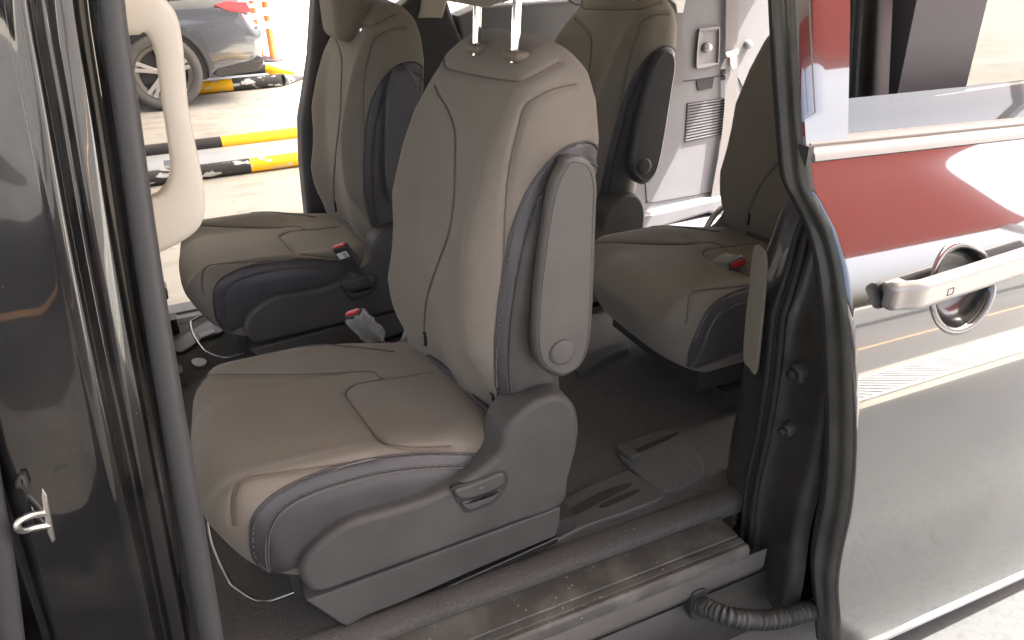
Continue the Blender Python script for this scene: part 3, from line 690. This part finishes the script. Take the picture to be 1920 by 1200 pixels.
    # --- tag on the lower seam
    for uu, vv in ((798, 634), (926, 750)):
        p, n = onto(bv, uu, vv, 1.3); g = Geo(); g.box((p[0]-.006, p[1]-.006, p[2]-.018), (p[0]+.002, p[1]+.006, p[2]+.018)); tg = g.build('anchor_tag', BLK, bk)
        tc = bpy.data.curves.new('tag_text', 'FONT'); tc.body = 'ISOFIX'; tc.size = .0095; tc.align_x = 'CENTER'; tc.align_y = 'CENTER'
        to = bpy.data.objects.new('tag_text', tc); me = to.to_mesh(); Vt = [v.co.copy() for v in me.vertices]; Ft = [tuple(q.vertices) for q in me.polygons]; to.to_mesh_clear(); bpy.data.objects.remove(to)
        # text reads upwards on the tag, facing forward
        Vt = [(p[0]-.0064, p[1]-q.y*-1*-1, p[2]+q.x*.98) for q in Vt]
        mesh('tag_lettering', Vt, Ft, WHT, tg, 0)
    # --- armrest
    arp = catmull([(1058, 303), (1086, 293), (1110, 306), (1122, 345), (1120, 420), (1116, 540), (1109, 640), (1092, 686), (1062, 706), (1034, 704), (1010, 684), (1000, 645), (1003, 560), (1014, 460), (1032, 355)], 6, True)
    arp = [np.array((p[0]+4*(p[0] < 1058), p[1])) for p in arp]
    ar = slab('armrest', [py(u, v, 1.075) for u, v in arp], (0, .02, 0), ARM, root, r=.010, seg=6, sharp=60)
    slab('armrest_core', [py(u+(u-1058)*-.02, v+(v-500)*-.008, 1.0945)+np.array([-.004, 0, .0]) for u, v in arp], (0, .03, 0), ARD, ar, r=.003, sharp=60)
    Pa = np.array([py(u, v, 1.075) for u, v in arp]); Va, _ = slab_geo(Pa, (0, .02, 0), .0085)
    pr_ = Va[:len(Pa)]+np.array([0, .0004, 0]); tube('piping', list(pr_)+[pr_[0]], .0014, PIP, ar, 6)
    c = py(1055, 661, 1.074); g = Geo(); g.tube([c+np.array([0, d, 0]) for d in (.01, -.0015, -.003, -.0035)], [.0255, .0255, .0235, .018], 32); g.build('pivot_cap', ARM, ar, 40)
    g = Geo(); g.tube([c+np.array([0, d, 0]) for d in (.004, -.0008)], [.028, .0275], 32); g.build('pivot_ring', LEA, ar, 40)
    # --- hard side cover with rear hump
    cov = catmull([(563, 1082), (570, 1055), (592, 1028), (625, 1000), (665, 978), (730, 960), (800, 938), (860, 910), (905, 880), (935, 852), (946, 812), (965, 785), (1000, 757), (1035, 744), (1062, 746), (1082, 768), (1088, 805), (1082, 850), (1068, 900), (1054, 950), (960, 985), (860, 1022), (760, 1058), (665, 1092), (605, 1113), (578, 1108)], 4, True)
    sc_ = slab('side_cover', [py(u, v, 1.088) for u, v in cov], (0, .085, 0), PLA, root, r=.014, seg=6, rb=.0, sharp=70)
    lev = catmull([(846, 918), (880, 905), (915, 890), (945, 882), (953, 897), (948, 918), (930, 940), (900, 955), (878, 962), (866, 955)], 4, True)
    slab('lever_recess', [py(u, v, 1.0865) for u, v in lev], (0, .01, 0), PLB, sc_, r=.001)
    lv = catmull([(853, 922), (882, 911), (915, 898), (942, 888), (948, 902), (940, 912), (915, 925), (880, 936), (862, 936)], 4, True)
    lvo = slab('lever', [py(u, v, 1.078) for u, v in lv], (0, .02, 0), PLA, sc_, r=.005)
    lv2 = catmull([(866, 944), (890, 938), (920, 928), (940, 918), (926, 938), (900, 950), (880, 957)], 4, True)
    slab('lever_grip', [py(u, v, 1.081) for u, v in lv2], (0, .016, 0), PLA, sc_, r=.004)
    g = Geo()
    for (u0, v0, u1, v1) in ((899, 916, 907, 914), (903, 917, 903, 912)):
        a_, b_ = py(u0, v0, 1.0775), py(u1, v1, 1.0775); g.tube([a_, b_], .0008, 5)
    g.build('lever_icon', GRY, lvo)
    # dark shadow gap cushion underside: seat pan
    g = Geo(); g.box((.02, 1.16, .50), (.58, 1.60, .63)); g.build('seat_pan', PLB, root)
    # --- lower valance over the rail
    val = [(575, 1128), (1052, 950), (1050, 985), (1043, 1006), (900, 1066), (760, 1128), (690, 1155), (652, 1176), (640, 1172)]
    slab('valance', [py(u, v, 1.098) for u, v in val], (0, .08, 0), PLA, root, r=.006)
    rl = [(655, 1182), (760, 1132), (830, 1105), (1047, 1007), (1047, 1018), (830, 1120), (740, 1165), (665, 1205)]
    slab('rail_cover', [py(u, v, 1.112) for u, v in rl], (0, .06, 0), mat('rail_black', (.02, .02, .02), .2, coat=.6), root, r=.004)
    g = Geo(); g.box((.1, 1.14, FZ), (.64, 1.19, FZ+.055)); g.build('floor_runner', PLB, root)
    g = Geo(); g.box((.1, 1.54, FZ), (.64, 1.59, FZ+.055)); g.build('floor_runner', PLB, root)
    g = Geo(); g.box((.12, 1.17, FZ+.056), (.6, 1.56, .497)); g.build('seat_base', PLB, root)
    # inner side cover
    inn = [(.06, .59), (.09, .70), (.30, .72), (.44, .76), (.50, .85), (.58, .86), (.63, .80), (.61, .66), (.59, .52), (.08, .50)]
    q = [np.array((a_, 1.668, b_)) for a_, b_ in [tuple(t) for t in catmull([np.array(t) for t in inn], 4, True)]]
    slab('inner_cover', q, (0, -.075, 0), PLA, root, r=.02)
    # --- under-seat slide bar
    tube('slide_bar', catmull([(.10, 1.56, .50), (-.06, 1.545, .487), (-.112, 1.525, .483), (-.122, 1.50, .482), (-.118, 1.40, .482), (-.098, 1.29, .482), (-.085, 1.255, .482), (-.045, 1.20, .482), (.01, 1.19, .485), (.12, 1.19, .50)], 6), .004, mat('dark_steel', (.3, .3, .3), .25, 1.), root, 8)
    # --- headrest on two posts
    hr_ = empty('headrest', (.6, 1.40, 1.47)); hr_.parent = root; hr_.matrix_parent_inverse = parent_mw(root).inverted()
    Vh, Fh = rbox((.115, .27, .2), .05, .009); tzh = Vh[:, 2]/.2
    Vh[:, 1] *= 1-.12*np.abs(tzh)*2*.5; Vh[:, 0] += -.03*(Vh[:, 1]/.135)**2*0-.02*(1-tzh)*0
    Vh[:, 2] -= .02*(Vh[:, 0] < 0)*(-Vh[:, 0]/.06)
    Vh = Vh+np.array([.565, 1.405, 1.652])
    mesh('head_pad', Vh, Fh, FAB, hr_, 179)
    for u, v in ((896, 92), (968, 106)):
        b = onto(bv, u, v, 1.3)[0]; tube('post', [b+np.array([-.006, 0, -.05]), b+np.array([.0, 0, .04]), b+np.array([.006, 0, .12])], .0082, CHR, hr_, 14)
        Vg, Fg = rbox((.032, .062, .02), .0095, .003); Vg = Vg+b+np.array([.0, 0, .002]); mesh('post_guide', Vg, Fg, TPL, hr_, 179)
    # --- hinge strap
    tube('hinge_strap', catmull([(.42, 1.69, .70), (.45, 1.69, .76), (.50, 1.685, .80), (.55, 1.68, .81)], 5), .010, ALU, root, 8)
    g = Geo(); g.tube([(.50, 1.17, .735), (.50, 1.6, .735)], .014, 10); g.build('hinge_tube', PLB, root, 60)
    return root
seat = make_seat()
def buckle(parent, base, up, side, film, labelled):
    """buckle head: box along 'up', its wide face turned along 'side'"""
    up = np.array(up, float); up /= np.linalg.norm(up); side = np.array(side, float); side -= up*(side@up); side /= np.linalg.norm(side); th = np.cross(up, side)
    base = np.array(base, float); b = empty('buckle', base); b.parent = parent; b.matrix_parent_inverse = parent_mw(parent).inverted()
    R = np.stack([side, th, up], 1)
    def bx(name, dim, c, r, m, h=.004):
        V, F = rbox(dim, r, h); V = (V+np.array(c)) @ R.T+base; return mesh(name, V, F, m, b, 179 if r > .003 else 40)
    bx('buckle_body', (.052, .024, .085), (0, 0, .06), .006, PLB)
    bx('release_button', (.042, .016, .012), (0, 0, .1015), .003, RED)
    bx('buckle_stalk', (.03, .01, .09), (0, 0, -.01), .003, PLB)
    if film:
        V, F = rbox((.062, .034, .098), .008, .0035); rr = np.random.RandomState(3); C_ = rr.uniform(-.06, .06, (40, 3)); Ad = rr.normal(size=(40, 3))
        wv = sum(np.sin((V*260*(.4+rr.rand())) @ (a_/np.linalg.norm(a_))+rr.rand()*6) for a_ in Ad[:7])/7
        V = V*(1+.16*wv[:, None]); V = (V+np.array((0, 0, .048))) @ R.T+base; mesh('wrapping_film', V, F, FILM, b, 30)
    if labelled:
        bx('label', (.038, .001, .022), (0, -.0128, .075), .0002, WHT, .01)
        for k in range(3): bx('label_print', (.014, .0008, .0025), (.008, -.0136, .068+k*.006), .0002, BLK, .01)
    return b
# ------------------------------------------------------------------ four cabin seats and a front seat
seat['label'] = 'taupe seat with raised headrest, leather armrest and release lever beside the door sill'; seat['category'] = 'seat'; seat['group'] = 'taupe seats in the van'
s2 = copy_tree(seat, None, (.025, 1.075, 0)); s2['label'] = 'taupe seat with lowered headrest beside the far open doorway of the van'
s3 = copy_tree(seat, None, (1.125, .215, .035)); s3['label'] = 'taupe seat in the row behind, partly covered by the dark door pillar'
s4 = copy_tree(seat, None, (.80, .975, .01)); s4['label'] = 'taupe seat with folded armrest darkened as if in shade in front of the grey slatted trim panel'
s5 = copy_tree(seat, None, (-.78, 1.09, 0)); s5['label'] = 'front seat backrest seen through the beige grab handle'
def recline(root_, deg):
    h = Vector((.50, 1.38, .75)); Mr = Matrix.Translation(h) @ Matrix.Rotation(math.radians(deg), 4, 'Y') @ Matrix.Translation(-h)
    for ch in root_.children:
        if ch.name.split('.')[0] in ('backrest', 'armrest', 'headrest'): ch.matrix_basis = Mr @ ch.matrix_basis
recline(s4, 6); recline(s3, 2); recline(s5, -26)
buckle(seat, (.36, 1.70, .735), (-.45, .05, .75), (.75, -.75, .3), True, False)
buckle(s2, (.425, 2.165, .735), (-.4, .05, .8), (.7, -.6, .3), False, True)
buckle(s3, (1.36, 1.60, .795), (-.1, -.9, .3), (.95, -.1, .25), True, True)
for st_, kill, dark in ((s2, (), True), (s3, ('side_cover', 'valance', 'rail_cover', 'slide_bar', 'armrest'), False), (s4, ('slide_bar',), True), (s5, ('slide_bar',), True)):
    for ch in list(st_.children):
        nm = ch.name.split('.')[0]
        if nm in kill:
            for g_ in list(ch.children_recursive): bpy.data.objects.remove(g_)
            bpy.data.objects.remove(ch)
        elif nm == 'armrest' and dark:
            for o2 in [ch]+list(ch.children): o2.data = o2.data.copy(); o2.data.materials[0] = LEA  # armrests of the other seats darkened: shade put into the leather colour
# lowered headrest on the far seat
for ch in s2.children:
    if ch.name.startswith('headrest'): ch.location = Vector(ch.location)+Vector((-.04, .0, -.165))
# ------------------------------------------------------------------ beyond the far doorway
def bar(name, x0, x1, y, z, r, cuts, m1, m2, parent):
    """striped tube: alternating painted sections, cut at the given x"""
    xs = [x0]+cuts+[x1]
    for i in range(len(xs)-1):
        g = Geo(); g.tube([(xs[i], y, z), (xs[i+1], y, z)], r, 18, True)
        g.build('black_section' if i % 2 == 0 else 'yellow_section', (m1 if i % 2 == 0 else m2), parent, 60)
W1 = empty('wheel_guide', (1, 6.7, 0), 'grey low steel wheel guide with worn yellow and black tube rails', 'wheel guide', 'striped wheel guides')
bar('rail', -1.2, 2.6, 7.1, .075, .064, [py(417, 275, 7.1)[0], py(417, 275, 7.1)[0]+1.25], BKC, YEC, W1)
bar('rail', -1.2, 2.6, 6.28, .06, .056, [py(473, 330, 6.28)[0], py(473, 330, 6.28)[0]+1.2], BKP, YEL, W1)
g = Geo(); g.box((-1.2, 6.34, .03), (2.6, 7.03, .06)); g.build('plate', GRM, W1)
g = Geo(); g.box((py(318, 320, 6.4)[0]-.03, 6.35, .06), (py(318, 320, 6.4)[0]+.02, 6.5, .13)); g.build('bracket', STE, W1)
W2 = empty('wheel_guide', (1, 10.6, 0), 'striped wheel guide ending in a point beside the grey sedan', 'wheel guide', 'striped wheel guides')
bar('rail', -2.2, 1.35, 10.25, .08, .075, [-1.0, py(437, 165, 10.25)[0]], BKP, YEL, W2)
W2k = [c for c in W2.children]
bar('rail', -2.2, 1.30, 11.2, .085, .08, [-1.0, py(402, 150, 11.2)[0]], BKC, YEC, W2)
g = Geo(); g.box((-2.2, 10.33, .03), (1.3, 11.1, .06)); g.build('plate', GRM, W2)
for c in list(W2.children):
    if c.name.startswith('black_section') and c.data.vertices[0].co.x > .2: pass
tube('rail_tip', [(1.30, 11.2, .085), (1.62, 10.9, .04)], [.08, .03], YEC, W2, 14); tube('rail_tip', [(1.35, 10.25, .08), (1.66, 10.6, .03)], [.075, .03], BKP, W2, 14)
# delineator posts
ORG = mat('orange_plastic', (.85, .17, .05), .45); WHR = mat('white_reflective', (.85, .85, .85), .3)
def post(x, y, h, label):
    e = empty('delineator_post', (x, y, 0), label, 'post', 'orange delineator posts')
    g = Geo(); g.tube([(x, y, 0), (x, y, .03), (x, y, .05)], [.15, .14, .08], 20); g.build('base', PLB, e, 40)
    z0 = .05; seq = [(.46, ORG, .055), (.12, WHR, .045), (.08, ORG, .05), (.12, WHR, .045), (.09, ORG, .05), (.08, WHR, .04), (.05, ORG, .045)]
    tot = sum(a for a, _, _ in seq); z = z0
    for a, m, r in seq:
        a = a*(h-.05)/tot; g = Geo(); g.tube([(x, y, z), (x, y, z+a)], r, 16); g.build('orange_band' if m is ORG else 'white_band', m, e, 40); z += a
for (u, v, h, lb) in ((514, 115, .98, 'tall orange delineator post with white bands on a dark base'), (490, 111, .86, 'shorter orange delineator post with white bands beside the taller one')):
    p = pz(u, v, 0); post(p[0], p[1], h, lb)
# grey sedan (tail towards the right)
sed = empty('sedan', (-.9, 10.2, 0), 'dark grey sedan parked on the forecourt, seen by its rear wheel', 'car')
SP = mat('grey_car_paint', (.13, .14, .16), .25, .6, coat=1., coat_ior=1.7)
SY = 9.35; WX, WR = py(307, 137, SY)[0], .40; WX2 = WX-3.05
def arch(cx, r, cz, n=14): return [(cx+r*math.cos(t), cz+r*math.sin(t)) for t in np.linspace(0, math.pi, n)]
def sil():
    P = [(1.10, .55), (1.06, .36), (.98, .30), (.55, .27)]
    P = [(WX+.0+a, b) for a, b in [(1.10, .58), (1.06, .40), (.98, .33), (.56, .29)]]
    P += [(WX+.435, .29)]+arch(WX, .435, .40)+[(WX-.435, .27), (WX2+.46, .27)]+arch(WX2, .46, .40)+[(WX2-.46, .28), (WX2-.75, .30), (WX2-.95, .42), (WX2-.98, .68), (WX2-.85, .86), (WX2-.3, .99), (WX2+.5, 1.06)]
    P += [(WX-1.5, 1.09), (WX-.3, 1.11), (WX+.4, 1.13), (WX+.88, 1.12), (WX+.98, 1.06), (WX+1.03, .9), (WX+1.12, .74)]
    return P
V, F = slab_geo([np.array((a, SY, b)) for a, b in sil()], (0, 1.85, 0), r=.10, seg=6, rb=.10); 
V = np.array(V); V[:, 1] += np.where(V[:, 1] < SY+.9, 1, -1)*(.05*sstep(.7, 1.1, V[:, 2])+.06*sstep(.6, 1.15, V[:, 0]-WX)+.03*sstep(.5, .28, V[:, 2]))
sb_ = mesh('body', V, F, SP, sed, 50)
gh = [(WX+.75, 1.12), (WX+.2, 1.34), (WX-.4, 1.50), (WX-1.2, 1.53), (WX-1.9, 1.42), (WX-2.6, 1.06)]
V, F = slab_geo([np.array((a, SY+.16, b)) for a, b in gh], (0, 1.53, 0), r=.1, rb=.1); mesh('greenhouse', V, F, GL, sed, 50)
tl = [(.66, 1.055), (.78, 1.09), (1.0, 1.07), (1.045, .96), (.98, .955), (.8, .985)]
slab('tail_light', [np.array((WX+a, SY-.004+.085*sstep(.6, 1.15, a), b)) for a, b in tl], (0, .1, 0), mat('tail_red', (.55, .015, .02), .1, coat=1.), sed, r=.01)
slab('tail_light', [np.array((WX+a, SY-.006+.095*sstep(.6, 1.15, a), b-.012)) for a, b in [(.82, 1.03), (.98, 1.025), (1.0, .99), (.84, 1.0)]], (0, .1, 0), WHR, sed, r=.004)
slab('lower_bumper', [np.array((WX+a, SY-.002, b)) for a, b in [(.50, .34), (.6, .305), (1.0, .345), (1.07, .42), (1.08, .47), (.56, .40)]], (0, .15, 0), PLB, sed, r=.02)
line_pts = [np.array((WX+a, SY+.028+.06*sstep(.6, 1.15, a), b)) for a, b in [(.45, .68), (.7, .72), (.95, .76), (1.08, .80)]]
tube('bumper_gap', line_pts, .006, BLK, sed, 6)
slab('arch_liner', [np.array((WX+.45*math.cos(t), SY+.06, .40+.45*math.sin(t))) for t in np.linspace(-.25, math.pi+.25, 20)], (0, .25, 0), BLK, sed)
TY = mat('tyre_rubber', (.09, .088, .085), .8); RIM = mat('alloy', (.6, .6, .6), .3, .9)
for wx in (WX, WX2):
    we = empty('wheel', (wx, SY+.1, WR)); we.parent = sed; we.matrix_parent_inverse = parent_mw(sed).inverted()
    prof = [(.298, .0), (.315, -.012), (.35, -.02), (.385, -.01), (.40, .02), (.40, .2), (.385, .23), (.27, .24)]
    n = 48; V = [(wx+r*math.cos(2*math.pi*k/n), SY+.01+d, WR+r*math.sin(2*math.pi*k/n)) for r, d in prof for k in range(n)]
    F = [(j*n+k, j*n+(k+1) % n, (j+1)*n+(k+1) % n, (j+1)*n+k) for j in range(len(prof)-1) for k in range(n)]
    mesh('tyre', V, F, TY, we, 50)
    prof = [(.30, .005), (.29, -.004), (.25, .01), (.245, .1), (.05, .12)]
    V = [(wx+r*math.cos(2*math.pi*k/n), SY+.01+d, WR+r*math.sin(2*math.pi*k/n)) for r, d in prof for k in range(n)]
    F = [(j*n+k, j*n+(k+1) % n, (j+1)*n+(k+1) % n, (j+1)*n+k) for j in range(len(prof)-1) for k in range(n)]
    mesh('rim', V, F, mat('rim_dark', (.12, .11, .1), .5, .5), we, 40)
    for s in range(5):
        t = 2*math.pi*s/5+.3
        for o in (-.13, .13):
            a = np.array((math.cos(t+o*.55), math.sin(t+o*.55))); b = np.array((math.cos(t+o), math.sin(t+o))); e = np.array((-math.sin(t), math.cos(t)))
            q = [(a*.05-e*.02), (a*.05+e*.02), (b*.285+e*.022), (b*.285-e*.022)]
            slab('spoke', [np.array((wx+p[0], SY+.008+(.02 if i < 2 else 0), WR+p[1])) for i, p in enumerate(q)], (0, .03, 0), RIM, we, r=.006)
# scrap of paper by the rear seat
p = pz(1222, 466, FZ+.03)
V = []; n = 9
for i in range(n):
    for j in range(n): V.append((p[0]+(i-4)*.006+random.uniform(-.002, .002), p[1]+(j-4)*.007+random.uniform(-.002, .002), p[2]-.008+random.uniform(0, .016)))
mesh('paper_scrap', V, [(i*n+j, i*n+j+1, (i+1)*n+j+1, (i+1)*n+j) for i in range(n-1) for j in range(n-1)], mat('paper', (.7, .6, .5), .8), None, 20, label='crumpled scrap of pale paper on the van floor', cat='paper')
